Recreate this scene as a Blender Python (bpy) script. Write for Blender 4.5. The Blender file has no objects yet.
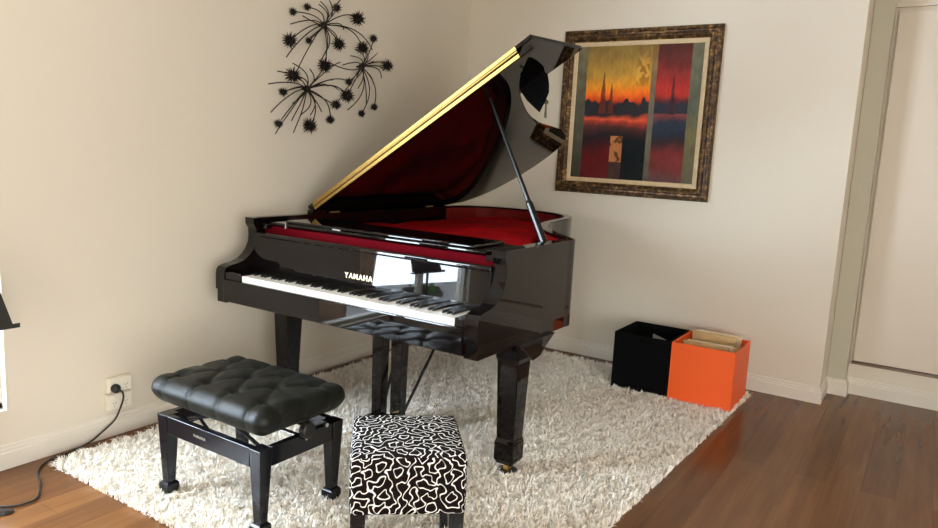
import bpy, math, random
import numpy as np
from mathutils import Vector, Matrix

random.seed(4)
rng = np.random.default_rng(7)
S = bpy.context.scene
COL = S.collection

# ------------------------------------------------------------------ camera
H_CAM = 1.355
F_PX, YAW, PITCH, ROLL = 721.44, -0.57177, 0.15343, 0.04980
fw = Vector((math.sin(YAW) * math.cos(PITCH), math.cos(YAW) * math.cos(PITCH), -math.sin(PITCH)))
rt = fw.cross(Vector((0, 0, 1))).normalized()
up = rt.cross(fw)
r2 = math.cos(ROLL) * rt + math.sin(ROLL) * up
u2 = -math.sin(ROLL) * rt + math.cos(ROLL) * up
cd = bpy.data.cameras.new('camera')
cam = bpy.data.objects.new('camera', cd)
COL.objects.link(cam)
cam.matrix_world = Matrix(((r2.x, u2.x, -fw.x, 0), (r2.y, u2.y, -fw.y, 0), (r2.z, u2.z, -fw.z, H_CAM), (0, 0, 0, 1)))
cd.sensor_width = 36
cd.lens = 36 * F_PX / 938
cd.clip_start = 0.05
S.camera = cam

# ------------------------------------------------------------------ world, daylight, added fill, exposure
w = bpy.data.worlds.new('world')
S.world = w
w.use_nodes = True
bg = w.node_tree.nodes['Background']
bg.inputs['Color'].default_value = (0.86, 0.93, 1.0, 1)
bg.inputs['Strength'].default_value = 7.0


def area(name, loc, direction, sx, sy, power, color):
    ld = bpy.data.lights.new(name, 'AREA')
    ld.shape = 'RECTANGLE'
    ld.size, ld.size_y = sx, sy
    ld.energy = power
    ld.color = color
    o = bpy.data.objects.new(name, ld)
    COL.objects.link(o)
    o.location = loc
    o.rotation_euler = Vector(direction).to_track_quat('-Z', 'Y').to_euler()
    return o


area('daylight_side_window', (-3.34, -0.09, 1.34), (1, 0.14, -0.12), 1.40, 1.84, 310, (0.70, 0.85, 1.0))
area('fill_right', (2.88, -0.9, 1.25), (-1, 0.12, -0.06), 2.6, 2.0, 78, (1.0, 0.85, 0.62))  # added warm fill from the unseen right side, brightens the left wall
area('fill_rear', (1.3, -3.55, 1.45), (0, 1, -0.06), 1.6, 1.3, 36, (1.0, 0.90, 0.76))  # added fill from behind the camera, brightens back wall and alcove door
S.view_settings.view_transform = 'Standard'
S.view_settings.look = 'None'
S.view_settings.gamma = 1.0
S.view_settings.exposure = 0.40
S.cycles.use_denoising = True
S.cycles.max_bounces = 10
S.cycles.diffuse_bounces = 6
S.cycles.transparent_max_bounces = 12
S.cycles.sample_clamp_indirect = 6


# ------------------------------------------------------------------ materials
def srgb(r, g, b):
    f = lambda c: (c / 255 / 12.92) if c / 255 <= 0.04045 else ((c / 255 + 0.055) / 1.055) ** 2.4
    return (f(r), f(g), f(b), 1)


def mat(name, col, rough=0.5, metal=0.0, coat=0.0, spec=0.5, noise=None, bump=None, sheen=0.0):
    m = bpy.data.materials.new(name)
    m.use_nodes = True
    nt = m.node_tree
    b = nt.nodes['Principled BSDF']
    b.inputs['Base Color'].default_value = col
    b.inputs['Roughness'].default_value = rough
    b.inputs['Metallic'].default_value = metal
    b.inputs['Coat Weight'].default_value = coat
    b.inputs['Coat Roughness'].default_value = 0.03
    b.inputs['Specular IOR Level'].default_value = spec
    b.inputs['Sheen Weight'].default_value = sheen
    tc = nt.nodes.new('ShaderNodeTexCoord')
    if noise:
        sc, amt = noise
        n = nt.nodes.new('ShaderNodeTexNoise')
        n.inputs['Scale'].default_value = sc
        n.inputs['Detail'].default_value = 4
        nt.links.new(tc.outputs['Object'], n.inputs['Vector'])
        r = nt.nodes.new('ShaderNodeValToRGB')
        c = np.array(col[:3])
        r.color_ramp.elements[0].position = 0.3
        r.color_ramp.elements[1].position = 0.7
        r.color_ramp.elements[0].color = (*(c * (1 - amt)), 1)
        r.color_ramp.elements[1].color = (*np.minimum(c * (1 + amt), 1), 1)
        nt.links.new(n.outputs['Fac'], r.inputs['Fac'])
        nt.links.new(r.outputs['Color'], b.inputs['Base Color'])
    if bump:
        sc, st = bump
        n = nt.nodes.new('ShaderNodeTexNoise')
        n.inputs['Scale'].default_value = sc
        n.inputs['Detail'].default_value = 5
        nt.links.new(tc.outputs['Object'], n.inputs['Vector'])
        bp = nt.nodes.new('ShaderNodeBump')
        bp.inputs['Strength'].default_value = st
        bp.inputs['Distance'].default_value = 0.004
        nt.links.new(n.outputs['Fac'], bp.inputs['Height'])
        nt.links.new(bp.outputs['Normal'], b.inputs['Normal'])
    return m


M = {}
M['wall'] = mat('wall_paint', (0.715, 0.65, 0.54, 1), 0.65, bump=(60, 0.06), noise=(1.2, 0.015))
M['trim_shaded'] = mat('shaded_trim_paint', (0.52, 0.49, 0.38, 1), 0.5)  # the alcove strip's shade is put into its paint colour
M['track'] = mat('door_track_metal', (0.22, 0.16, 0.12, 1), 0.35, metal=0.8)
M['trim'] = mat('trim_paint', (0.74, 0.69, 0.60, 1), 0.4)
M['door'] = mat('door_paint', (0.72, 0.64, 0.53, 1), 0.4, noise=(2.5, 0.02))
M['ceiling'] = mat('ceiling_paint', (0.62, 0.57, 0.48, 1), 0.8)
M['ebony'] = mat('polished_ebony', (0.004, 0.003, 0.003, 1), 0.022, spec=0.36)
M['bench'] = mat('bench_black', (0.006, 0.006, 0.008, 1), 0.13, spec=0.35)
M['prop'] = mat('prop_black', (0.008, 0.010, 0.009, 1), 0.2, spec=0.25)
M['satin'] = mat('satin_black', (0.010, 0.010, 0.011, 1), 0.22)
M['ivory'] = mat('white_key', (0.85, 0.82, 0.74, 1), 0.2)
M['blackkey'] = mat('black_key', (0.008, 0.008, 0.008, 1), 0.2)
M['brass'] = mat('brass', (0.50, 0.32, 0.10, 1), 0.5, metal=1.0, bump=(40, 0.2))
M['steel'] = mat('steel', (0.6, 0.6, 0.6, 1), 0.2, metal=1.0)
M['redcloth'] = mat('red_cloth', (0.50, 0.004, 0.008, 1), 0.9, noise=(7, 0.25), spec=0.08)
M['darkfelt'] = mat('dark_red_felt', (0.095, 0.0015, 0.005, 1), 0.95, spec=0.05)
M['redwood'] = mat('dark_red_wood', (0.16, 0.012, 0.010, 1), 0.12, coat=0.6)
M['leather'] = mat('black_leather', (0.007, 0.008, 0.006, 1), 0.38, bump=(260, 0.25), spec=0.22)
M['orange'] = mat('orange_board', (0.90, 0.115, 0.012, 1), 0.5)
M['blackfab'] = mat('black_fabric', (0.0025, 0.0025, 0.003, 1), 0.9, spec=0.1, bump=(300, 0.2))
M['paper'] = mat('paper', (0.60, 0.42, 0.20, 1), 0.7, noise=(12, 0.2))
M['paper2'] = mat('pale_paper', (0.72, 0.60, 0.40, 1), 0.7)
M['greypaper'] = mat('grey_paper', (0.35, 0.34, 0.31, 1), 0.7)
M['rust'] = mat('dark_metal', (0.018, 0.012, 0.009, 1), 0.5, metal=0.4)
M['plate'] = mat('white_plastic', (0.80, 0.75, 0.62, 1), 0.35)
M['plastic'] = mat('black_plastic', (0.012, 0.011, 0.010, 1), 0.4)
M['stand_black'] = mat('music_stand_black', (0.014, 0.014, 0.010, 1), 0.6)  # black of the music stand's desk and ledge
M['tassel'] = mat('green_tassel', (0.10, 0.11, 0.05, 1), 0.8)
M['leaf'] = mat('leaf', (0.08, 0.30, 0.03, 1), 0.5, noise=(20, 0.4))
M['soil'] = mat('pot', (0.05, 0.05, 0.05, 1), 0.6)
M['patio'] = mat('patio', (0.62, 0.64, 0.66, 1), 0.8, noise=(3, 0.06))
M['liner'] = mat('cream_liner', (0.62, 0.47, 0.28, 1), 0.55, noise=(30, 0.08))


def glass_mat():
    m = bpy.data.materials.new('window_glass')
    m.use_nodes = True
    nt = m.node_tree
    nt.nodes.clear()
    o = nt.nodes.new('ShaderNodeOutputMaterial')
    mx = nt.nodes.new('ShaderNodeMixShader')
    t = nt.nodes.new('ShaderNodeBsdfTransparent')
    g = nt.nodes.new('ShaderNodeBsdfGlossy')
    g.inputs['Roughness'].default_value = 0.02
    lw = nt.nodes.new('ShaderNodeLayerWeight')
    pw = nt.nodes.new('ShaderNodeMath')
    pw.operation = 'POWER'
    pw.inputs[1].default_value = 5
    ma = nt.nodes.new('ShaderNodeMath')
    ma.operation = 'MULTIPLY_ADD'
    ma.inputs[1].default_value = 0.95
    ma.inputs[2].default_value = 0.04
    nt.links.new(lw.outputs['Facing'], pw.inputs[0])
    nt.links.new(pw.outputs[0], ma.inputs[0])
    nt.links.new(ma.outputs[0], mx.inputs[0])
    nt.links.new(t.outputs[0], mx.inputs[1])
    nt.links.new(g.outputs[0], mx.inputs[2])
    nt.links.new(mx.outputs[0], o.inputs[0])
    return m


M['glass'] = glass_mat()


def floor_mat():
    m = bpy.data.materials.new('timber_floor')
    m.use_nodes = True
    nt = m.node_tree
    b = nt.nodes['Principled BSDF']
    tc = nt.nodes.new('ShaderNodeTexCoord')
    mp = nt.nodes.new('ShaderNodeMapping')
    mp.inputs['Rotation'].default_value = (0, 0, math.pi / 2)
    nt.links.new(tc.outputs['Object'], mp.inputs['Vector'])
    br = nt.nodes.new('ShaderNodeTexBrick')
    br.offset = 0.37
    br.inputs['Scale'].default_value = 1.0
    br.inputs['Brick Width'].default_value = 3.4
    br.inputs['Row Height'].default_value = 0.132
    br.inputs['Mortar Size'].default_value = 0.0008
    br.inputs['Mortar Smooth'].default_value = 0.4
    br.inputs['Bias'].default_value = 0.0
    br.inputs['Color1'].default_value = (0.122, 0.048, 0.016, 1)
    br.inputs['Color2'].default_value = (0.195, 0.084, 0.028, 1)
    br.inputs['Mortar'].default_value = (0.09, 0.04, 0.02, 1)
    nt.links.new(mp.outputs['Vector'], br.inputs['Vector'])
    mp2 = nt.nodes.new('ShaderNodeMapping')
    mp2.inputs['Scale'].default_value = (14, 0.9, 1)
    nt.links.new(tc.outputs['Object'], mp2.inputs['Vector'])
    n = nt.nodes.new('ShaderNodeTexNoise')
    n.inputs['Scale'].default_value = 1.6
    n.inputs['Detail'].default_value = 7
    n.inputs['Roughness'].default_value = 0.6
    nt.links.new(mp2.outputs['Vector'], n.inputs['Vector'])
    r = nt.nodes.new('ShaderNodeValToRGB')
    r.color_ramp.elements[0].position = 0.3
    r.color_ramp.elements[1].position = 0.72
    r.color_ramp.elements[0].color = (0.70, 0.66, 0.62, 1)
    r.color_ramp.elements[1].color = (1.22, 1.18, 1.14, 1)
    nt.links.new(n.outputs['Fac'], r.inputs['Fac'])
    mu = nt.nodes.new('ShaderNodeMix')
    mu.data_type = 'RGBA'
    mu.blend_type = 'MULTIPLY'
    mu.inputs[0].default_value = 1
    nt.links.new(br.outputs['Color'], mu.inputs[6])
    nt.links.new(r.outputs['Color'], mu.inputs[7])
    nt.links.new(mu.outputs[2], b.inputs['Base Color'])
    b.inputs['Roughness'].default_value = 0.20
    b.inputs['Specular IOR Level'].default_value = 0.25
    bp = nt.nodes.new('ShaderNodeBump')
    bp.inputs['Strength'].default_value = 0.12
    bp.inputs['Distance'].default_value = 0.002
    nt.links.new(br.outputs['Fac'], bp.inputs['Height'])
    bp.invert = True
    nt.links.new(bp.outputs['Normal'], b.inputs['Normal'])
    return m


M['floor'] = floor_mat()


def rug_mat():
    m = mat('shag_pile', (0.80, 0.75, 0.68, 1), 0.85)
    nt = m.node_tree
    b = nt.nodes['Principled BSDF']
    tc = nt.nodes.new('ShaderNodeTexCoord')
    n = nt.nodes.new('ShaderNodeTexNoise')
    n.inputs['Scale'].default_value = 35
    n.inputs['Detail'].default_value = 3
    nt.links.new(tc.outputs['Object'], n.inputs['Vector'])
    r = nt.nodes.new('ShaderNodeValToRGB')
    r.color_ramp.elements[0].position = 0.35
    r.color_ramp.elements[1].position = 0.65
    r.color_ramp.elements[0].color = (0.84, 0.77, 0.66, 1)
    r.color_ramp.elements[1].color = (0.97, 0.94, 0.88, 1)
    nt.links.new(n.outputs['Fac'], r.inputs['Fac'])
    nt.links.new(r.outputs['Color'], b.inputs['Base Color'])
    b.inputs['Subsurface Weight'].default_value = 0.0
    return m


M['rug'] = rug_mat()


def frame_mat():
    m = mat('carved_frame', (0.05, 0.022, 0.008, 1), 0.4)
    nt = m.node_tree
    b = nt.nodes['Principled BSDF']
    tc = nt.nodes.new('ShaderNodeTexCoord')
    n = nt.nodes.new('ShaderNodeTexNoise')
    n.inputs['Scale'].default_value = 38
    n.inputs['Detail'].default_value = 6
    n.inputs['Roughness'].default_value = 0.7
    nt.links.new(tc.outputs['Object'], n.inputs['Vector'])
    r = nt.nodes.new('ShaderNodeValToRGB')
    e = r.color_ramp.elements
    e[0].position = 0.42
    e[0].color = (0.030, 0.014, 0.006, 1)
    e[1].position = 0.72
    e[1].color = (0.55, 0.34, 0.12, 1)
    k = e.new(0.55)
    k.color = (0.13, 0.065, 0.022, 1)
    nt.links.new(n.outputs['Fac'], r.inputs['Fac'])
    nt.links.new(r.outputs['Color'], b.inputs['Base Color'])
    b.inputs['Metallic'].default_value = 0.35
    return m


M['frame'] = frame_mat()


def attr_mat(name, rough=0.6):
    m = mat(name, (1, 1, 1, 1), rough)
    nt = m.node_tree
    a = nt.nodes.new('ShaderNodeAttribute')
    a.attribute_name = 'paint'
    nt.links.new(a.outputs['Color'], nt.nodes['Principled BSDF'].inputs['Base Color'])
    nt.nodes['Principled BSDF'].inputs['Specular IOR Level'].default_value = 0.2
    return m


M['canvas'] = attr_mat('painted_canvas', 0.7)


def squiggle_mat():
    m = mat('squiggle_fabric', (0.01, 0.007, 0.007, 1), 0.9, spec=0.08)
    nt = m.node_tree
    a = nt.nodes.new('ShaderNodeAttribute')
    a.attribute_name = 'line'
    r = nt.nodes.new('ShaderNodeMapRange')
    r.inputs['From Min'].default_value = 0.0016
    r.inputs['From Max'].default_value = 0.0023
    r.inputs['To Min'].default_value = 1
    r.inputs['To Max'].default_value = 0
    nt.links.new(a.outputs['Fac'], r.inputs['Value'])
    mx = nt.nodes.new('ShaderNodeMix')
    mx.data_type = 'RGBA'
    mx.inputs[6].default_value = (0.009, 0.005, 0.005, 1)
    mx.inputs[7].default_value = (0.86, 0.85, 0.82, 1)
    nt.links.new(r.outputs['Result'], mx.inputs[0])
    nt.links.new(mx.outputs[2], nt.nodes['Principled BSDF'].inputs['Base Color'])
    return m


M['squiggle'] = squiggle_mat()


# ------------------------------------------------------------------ mesh helpers
class MB:
    def __init__(s):
        s.v, s.f = [], []

    def add(s, vs, fs):
        n = len(s.v)
        s.v += [tuple(p) for p in vs]
        s.f += [tuple(i + n for i in q) for q in fs]
        return s

    def box(s, x0, x1, y0, y1, z0, z1, rot=None, org=(0, 0, 0)):
        vs = [(x, y, z) for z in (z0, z1) for y in (y0, y1) for x in (x0, x1)]
        if rot is not None:
            vs = [tuple(rot @ Vector(p) + Vector(org)) for p in vs]
        elif org != (0, 0, 0):
            vs = [tuple(Vector(p) + Vector(org)) for p in vs]
        return s.add(vs, [(0, 2, 3, 1), (4, 5, 7, 6), (0, 1, 5, 4), (2, 6, 7, 3), (0, 4, 6, 2), (1, 3, 7, 5)])

    def loft(s, rings, cap=True):
        n = len(rings[0])
        vs = [p for r in rings for p in r]
        fs = []
        for k in range(len(rings) - 1):
            for i in range(n):
                j = (i + 1) % n
                fs.append((k * n + i, k * n + j, (k + 1) * n + j, (k + 1) * n + i))
        if cap:
            fs.append(tuple(range(n))[::-1])
            fs.append(tuple((len(rings) - 1) * n + i for i in range(n)))
        return s.add(vs, fs)

    def squares(s, cx, cy, prof):
        rings = []
        for z, a, b in prof:
            rings.append([(cx - a, cy - b, z), (cx + a, cy - b, z), (cx + a, cy + b, z), (cx - a, cy + b, z)])
        return s.loft(rings)

    def lathe(s, cx, cy, prof, n=24):
        return s.loft([[(cx + r * math.cos(2 * math.pi * i / n), cy + r * math.sin(2 * math.pi * i / n), z)
                        for i in range(n)] for r, z in prof])

    def tube(s, pts, rad, n=6):
        pts = [Vector(p) for p in pts]
        rings = []
        ref = Vector((0.13, 0.31, 0.94))
        for i, p in enumerate(pts):
            t = (pts[min(i + 1, len(pts) - 1)] - pts[max(i - 1, 0)])
            if t.length < 1e-9:
                t = Vector((0, 0, 1))
            t.normalize()
            if abs(t.dot(ref)) > 0.97:
                ref = Vector((1, 0, 0.1))
            a = t.cross(ref).normalized()
            b = t.cross(a)
            r = rad[i] if isinstance(rad, (list, tuple)) else rad
            rings.append([tuple(p + a * (r * math.cos(2 * math.pi * k / n)) + b * (r * math.sin(2 * math.pi * k / n)))
                          for k in range(n)])
        return s.loft(rings)

    def prism(s, poly, fn, d0, d1):
        n = len(poly)
        vs = [fn(a, b, d0) for a, b in poly] + [fn(a, b, d1) for a, b in poly]
        fs = [tuple(range(n))[::-1], tuple(range(n, 2 * n))]
        fs += [(i, (i + 1) % n, n + (i + 1) % n, n + i) for i in range(n)]
        return s.add(vs, fs)

    def sphere(s, c, r, nu=12, nv=8, sc=(1, 1, 1)):
        rings = []
        for j in range(1, nv):
            t = math.pi * j / nv
            rings.append([(c[0] + sc[0] * r * math.sin(t) * math.cos(2 * math.pi * i / nu),
                           c[1] + sc[1] * r * math.sin(t) * math.sin(2 * math.pi * i / nu),
                           c[2] - sc[2] * r * math.cos(t)) for i in range(nu)])
        return s.loft(rings)

    def build(s, name, m, parent=None, bevel=0, smooth=False, seg=2, org=None, recalc=True):
        me = bpy.data.meshes.new(name)
        me.from_pydata(s.v, [], s.f)
        me.update()
        if recalc:
            import bmesh
            bm = bmesh.new()
            bm.from_mesh(me)
            bmesh.ops.recalc_face_normals(bm, faces=bm.faces)
            bm.to_mesh(me)
            bm.free()
        me.materials.append(m)
        o = bpy.data.objects.new(name, me)
        COL.objects.link(o)
        if smooth:
            me.shade_smooth()
        if bevel:
            b = o.modifiers.new('bevel', 'BEVEL')
            b.width = bevel
            b.segments = seg
            b.limit_method = 'ANGLE'
            b.angle_limit = math.radians(35)
            b.harden_normals = False
        if parent is not None:
            o.parent = parent
            o.matrix_parent_inverse = Matrix.Identity(4)
            off = Vector((0, 0, 0))
            q = parent
            while q is not None:
                off += q.location
                q = q.parent
            me.transform(Matrix.Translation(-off))
        return o


def empty(name, loc, label, cat, group=None):
    o = bpy.data.objects.new(name, None)
    COL.objects.link(o)
    o.location = loc
    o.empty_display_size = 0.05
    return tag(o, label, cat, group)


def tag(o, label, cat, group=None):
    o['label'] = label
    o['category'] = cat
    if group:
        o['group'] = group
    return o


def struct(mb, name, m, **k):
    o = mb.build(name, m, **k)
    o['kind'] = 'structure'
    return o


def curve_pts(ctrl, n=8):
    P = [Vector(p) for p in ctrl]
    P = [P[0] * 2 - P[1]] + P + [P[-1] * 2 - P[-2]]
    out = []
    for i in range(1, len(P) - 2):
        for k in range(n):
            t = k / n
            a, b, c, d = P[i - 1], P[i], P[i + 1], P[i + 2]
            out.append(0.5 * ((2 * b) + (c - a) * t + (2 * a - 5 * b + 4 * c - d) * t * t + (3 * b - a - 3 * c + d) * t ** 3))
    out.append(P[-2].copy())
    return out


# ------------------------------------------------------------------ room
XL, YB, YC, ZC = -3.03, 4.56, 4.92, 2.62
XR, YF = 2.6, -3.3
struct(MB().box(XL - 0.12, XR + 0.12, YF - 0.12, YC + 0.12, -0.06, 0.0), 'floor', M['floor'])
struct(MB().box(XL - 0.12, XR + 0.12, YF - 0.12, YC + 0.12, ZC, ZC + 0.08), 'ceiling', M['ceiling'])
T = 0.12
WY0, WY1, WZ0, WZ1 = 0.02, 1.335, 0.24, 2.15
mb = MB()
mb.box(XL - T, XL, WY1, YC, 0, ZC)
mb.box(XL - T, XL, YF, WY0, 0, ZC)
mb.box(XL - T, XL, WY0, WY1, 0, WZ0)
mb.box(XL - T, XL, WY0, WY1, WZ1, ZC)
struct(mb, 'wall_left', M['wall'])
struct(MB().box(XL, -0.452, YB, YC + T, 0, ZC), 'wall_back', M['wall'])
struct(MB().box(-0.452, -0.345, 4.83, YC + T, 0, ZC), 'trim_1', M['trim_shaded'], bevel=0.006)
mb = MB()
mb.box(-0.345, XR, YC + 0.03, YC + T, 0, ZC)
mb.box(-0.345, XR, YC, YC + 0.03, 0.0, 0.185)
mb.box(-0.345, XR, YC, YC + 0.03, 2.295, ZC)
struct(mb, 'wall_alcove', M['wall'])
DY0, DY1, DZ1 = -2.2, 0.4, 2.15
mb = MB()
mb.box(XR, XR + T, YF, DY0, 0, ZC)
mb.box(XR, XR + T, DY1, YC, 0, ZC)
mb.box(XR, XR + T, DY0, DY1, DZ1, ZC)
struct(mb, 'wall_right', M['wall'])
FX0, FX1, FZ0, FZ1 = 0.5, 2.1, 0.8, 2.15
mb = MB()
mb.box(XL, FX0, YF - T, YF, 0, ZC)
mb.box(FX1, XR, YF - T, YF, 0, ZC)
mb.box(FX0, FX1, YF - T, YF, FZ1, ZC)
mb.box(FX0, FX1, YF - T, YF, 0, FZ0)
struct(mb, 'wall_front', M['wall'])


def window(name, pts, fn, bar, glass_d):
    a0, a1, b0, b1, mull = pts
    m = MB()
    for q in [(a0, a1, b0, b0 + bar), (a0, a1, b1 - bar, b1), (a0, a0 + bar, b0, b1), (a1 - bar, a1, b0, b1)] + \
            [(x - bar / 2, x + bar / 2, b0, b1) for x in mull]:
        fn(m, *q, -0.03, 0.03)
    o = struct(m, name, M['trim'])
    g = MB()
    fn(g, a0 + bar, a1 - bar, b0 + bar, b1 - bar, -0.003, 0.003)
    g.build('pane', M['glass'], o)
    return o


window('window_1', (WY0, WY1, WZ0, WZ1, [0.60]),
       lambda m, a, b, c, d, e, f_: m.box(XL - 0.07 + e, XL - 0.07 + f_, a, b, c, d), 0.022, 0)
window('added_window_right', (DY0, DY1, 0.0, DZ1, [-0.9]),
       lambda m, a, b, c, d, e, f_: m.box(XR + 0.06 + e, XR + 0.06 + f_, a, b, c, d), 0.05, 0)  # unseen window added on the right wall to let the warm fill in
window('added_window_rear', (FX0, FX1, FZ0, FZ1, [1.3]),
       lambda m, a, b, c, d, e, f_: m.box(a, b, YF - 0.06 + e, YF - 0.06 + f_, c, d), 0.05, 0)  # unseen window added behind the camera for the rear fill
# outside ground
struct(MB().box(-9, XL - T, -9, 9, -0.12, -0.06), 'ground_outside', M['patio'])
brick = mat('brick_pillar', (0.20, 0.11, 0.06, 1), 0.8, noise=(9, 0.4))
struct(MB().box(-4.02, -3.78, .27, .66, -.06, 2.9), 'pillar_outside', brick)  # outdoor brick pillar, mirrored in the fallboard beside the window


def skirting(name, path, h=0.1, t=0.016):
    # profile swept along a floor polyline; interior lies on the left of the direction
    prof = [(0, 0), (t, 0), (t, h * 0.66), (t * 0.72, h * 0.72), (t * 0.72, h * 0.80), (t * 0.40, h * 0.86), (t * 0.40, h * 0.95), (0, h)]
    P = [Vector((x, y)) for x, y in path]
    rings = []
    for i, p in enumerate(P):
        d0 = (p - P[i - 1]).normalized() if i > 0 else None
        d1 = (P[i + 1] - p).normalized() if i < len(P) - 1 else None
        d0 = d0 or d1
        d1 = d1 or d0
        n0, n1 = Vector((-d0.y, d0.x)), Vector((-d1.y, d1.x))
        nn = (n0 + n1)
        nn = nn / max(nn.dot(n0), 1e-6)
        rings.append([(p.x + nn.x * a, p.y + nn.y * a, z) for a, z in prof])
    return struct(MB().loft(rings), name, M['trim'])


skirting('baseboard_left', [(XL, YB), (XL, YF)])
skirting('baseboard_back', [(-0.345, YC), (-0.345, 4.83), (-0.452, 4.83), (-0.452, YB), (XL, YB)])
skirting('baseboard_alcove', [(XR, YC), (-0.345, YC)])
skirting('baseboard_right', [(XR, DY1), (XR, YC)])
# wardrobe door in the alcove with its bottom track
d1 = struct(MB().box(-0.325, 0.98, YC + 0.002, YC + 0.028, 0.208, 2.272), 'door_1', M['door'], bevel=0.002)
MB().box(-0.33, XR, YC + 0.001, YC + 0.029, 0.186, 0.202).build('door_track', M['track'], d1)
struct(MB().box(0.985, XR - 0.01, YC + 0.002, YC + 0.028, 0.208, 2.272), 'door_2', M['door'], bevel=0.002)

# ------------------------------------------------------------------ shag rug
def make_rug():
    x0, x1, y0, y1 = -2.925, -0.80, 1.435, 4.40
    # base slab
    m = MB()
    pts = []
    R = 0.05
    for cx, cy, a0 in ((x1 - R, y1 - R, 0), (x0 + R, y1 - R, 90), (x0 + R, y0 + R, 180), (x1 - R, y0 + R, 270)):
        for k in range(6):
            a = math.radians(a0 + k * 18)
            pts.append((cx + R * math.cos(a), cy + R * math.sin(a)))
    m.prism(pts, lambda a, b, z: (a + (.018 if a < -1.9 else -.018), b + (.018 if b < 3 else -.018), z), 0.001, 0.005)
    bv, bf = m.v, m.f
    N = 150000
    px = rng.uniform(x0 - .004, x1 + .004, N)
    py = rng.uniform(y0 - .004, y1 + .004, N)
    cr = (np.minimum(px - x0, 0.05) - .05) ** 2 + (np.minimum(py - y0, 0.05) - .05) ** 2
    px = np.where(cr > .05 ** 2, px + .05, px)

    def field(sc, seed, k=14):
        r = np.random.default_rng(seed)
        v = np.zeros(N)
        for _ in range(k):
            a = r.uniform(0, 2 * np.pi)
            q = sc * r.uniform(.6, 1.4)
            v += np.sin(q * (np.cos(a) * px + np.sin(a) * py) + r.uniform(0, 6.28))
        return v / math.sqrt(k / 2)
    ang = field(30, 1) * 1.6 + field(110, 2) * 1.4 + rng.normal(0, .8, N)
    lean = np.clip(0.70 + 0.22 * field(90, 3) + rng.normal(0, .25, N), .1, 1.25)
    L = 0.027 * np.clip(1 + 0.20 * field(120, 5) + rng.normal(0, .15, N), .5, 1.6)
    dx, dy = np.cos(ang), np.sin(ang)
    wdt = rng.uniform(.0020, .0038, N)
    rot = rng.uniform(0, np.pi, N)
    wx, wy = np.cos(rot) * wdt, np.sin(rot) * wdt
    zb = 0.006
    c1 = np.stack([px + dx * L * .3 * np.sin(lean), py + dy * L * .3 * np.sin(lean), zb + L * .55 * np.cos(lean * .5)], 1)
    c2 = np.stack([px + dx * L * np.sin(lean) * .95, py + dy * L * np.sin(lean) * .95, zb + L * np.cos(lean) * .95], 1)
    W = np.stack([wx, wy, 0 * wx], 1)
    P0 = np.stack([px, py, np.full(N, zb)], 1)
    V = np.stack([P0 - W, P0 + W, c1 + W, c1 - W, c2], 1).reshape(-1, 3)
    nb = len(bv)
    V = np.concatenate([np.array(bv), V])
    V[:, 0] -= .036 * (y1 - V[:, 1]) * (V[:, 0] - x0) / (x1 - x0)
    base = nb + 5 * np.arange(N)
    Q = np.stack([base, base + 1, base + 2, base + 3], 1)
    Tt = np.stack([base + 3, base + 2, base + 4], 1)
    me = bpy.data.meshes.new('shag_rug')
    nl = [len(f) for f in bf]
    loops = np.concatenate([np.array([i for f in bf for i in f]), Q.ravel(), Tt.ravel()]).astype(np.int32)
    tot = np.concatenate([np.array(nl), np.full(N, 4), np.full(N, 3)]).astype(np.int32)
    start = np.concatenate([[0], np.cumsum(tot)[:-1]]).astype(np.int32)
    me.vertices.add(len(V))
    me.vertices.foreach_set('co', V.astype(np.float32).ravel())
    me.loops.add(len(loops))
    me.loops.foreach_set('vertex_index', loops)
    me.polygons.add(len(tot))
    me.polygons.foreach_set('loop_start', start)
    me.update(calc_edges=True)
    me.validate()
    me.materials.append(M['rug'])
    o = bpy.data.objects.new('shag_rug', me)
    COL.objects.link(o)
    tag(o, 'cream white shaggy rug spread on the timber floor under the grand piano', 'rug')


make_rug()

# ------------------------------------------------------------------ grand piano
PX0, PX1 = -2.865, -1.370          # outer sides
YFR = 2.385                        # where the rim top starts
ZT, ZB = 0.985, 0.585
P = empty('grand_piano', (-2.12, 2.6, 0), 'glossy black grand piano with its lid propped open, standing on the white rug', 'piano')

curve = curve_pts([(PX1, 2.95, 0), (PX1 + .001, 3.010, 0), (-1.395, 3.052, 0), (-1.47, 3.125, 0), (-1.60, 3.27, 0), (-1.735, 3.46, 0), (-1.82, 3.66, 0),
                   (-1.86, 3.86, 0), (-1.89, 4.05, 0), (-1.95, 4.21, 0), (-2.07, 4.34, 0), (-2.27, 4.42, 0),
                   (-2.50, 4.435, 0), (-2.70, 4.37, 0), (-2.82, 4.24, 0), (PX0, 4.05, 0)], 5)
outline = [Vector((PX1, YFR + .03, 0))] + curve + [Vector((PX0, YFR + .03, 0))]


def offset(pl, d):
    out = []
    for i, p in enumerate(pl):
        a = pl[max(i - 1, 0)]
        b = pl[min(i + 1, len(pl) - 1)]
        t = (b - a).normalized()
        out.append(p + Vector((-t.y, t.x, 0)) * d)
    return out


inner = offset(outline, 0.050)
inner[0].y = YFR + .03
inner[-1].y = YFR + .03
rings = []
for o_, i_ in zip(outline, inner):
    e = (i_ - o_) * 0.06
    rings.append([(o_.x, o_.y, ZB), (o_.x, o_.y, ZT - .003), (o_.x + e.x, o_.y + e.y, ZT), (i_.x - e.x, i_.y - e.y, ZT),
                  (i_.x, i_.y, ZT - .003), (i_.x, i_.y, ZB)])
MB().loft(rings).build('rim', M['ebony'], P)
# inner veneer of the rim, dark red wood
inner2 = offset(outline, 0.054)
inner2[0].y = inner2[-1].y = YFR + .30
mbv = MB()
rings = [[(a.x, a.y, .80), (a.x, a.y, ZT - .012), (b.x, b.y, ZT - .012), (b.x, b.y, .80)] for a, b in zip(inner[1:-1], inner2[1:-1])]
mbv.loft(rings).build('rim_lining', M['redwood'], P)
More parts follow.
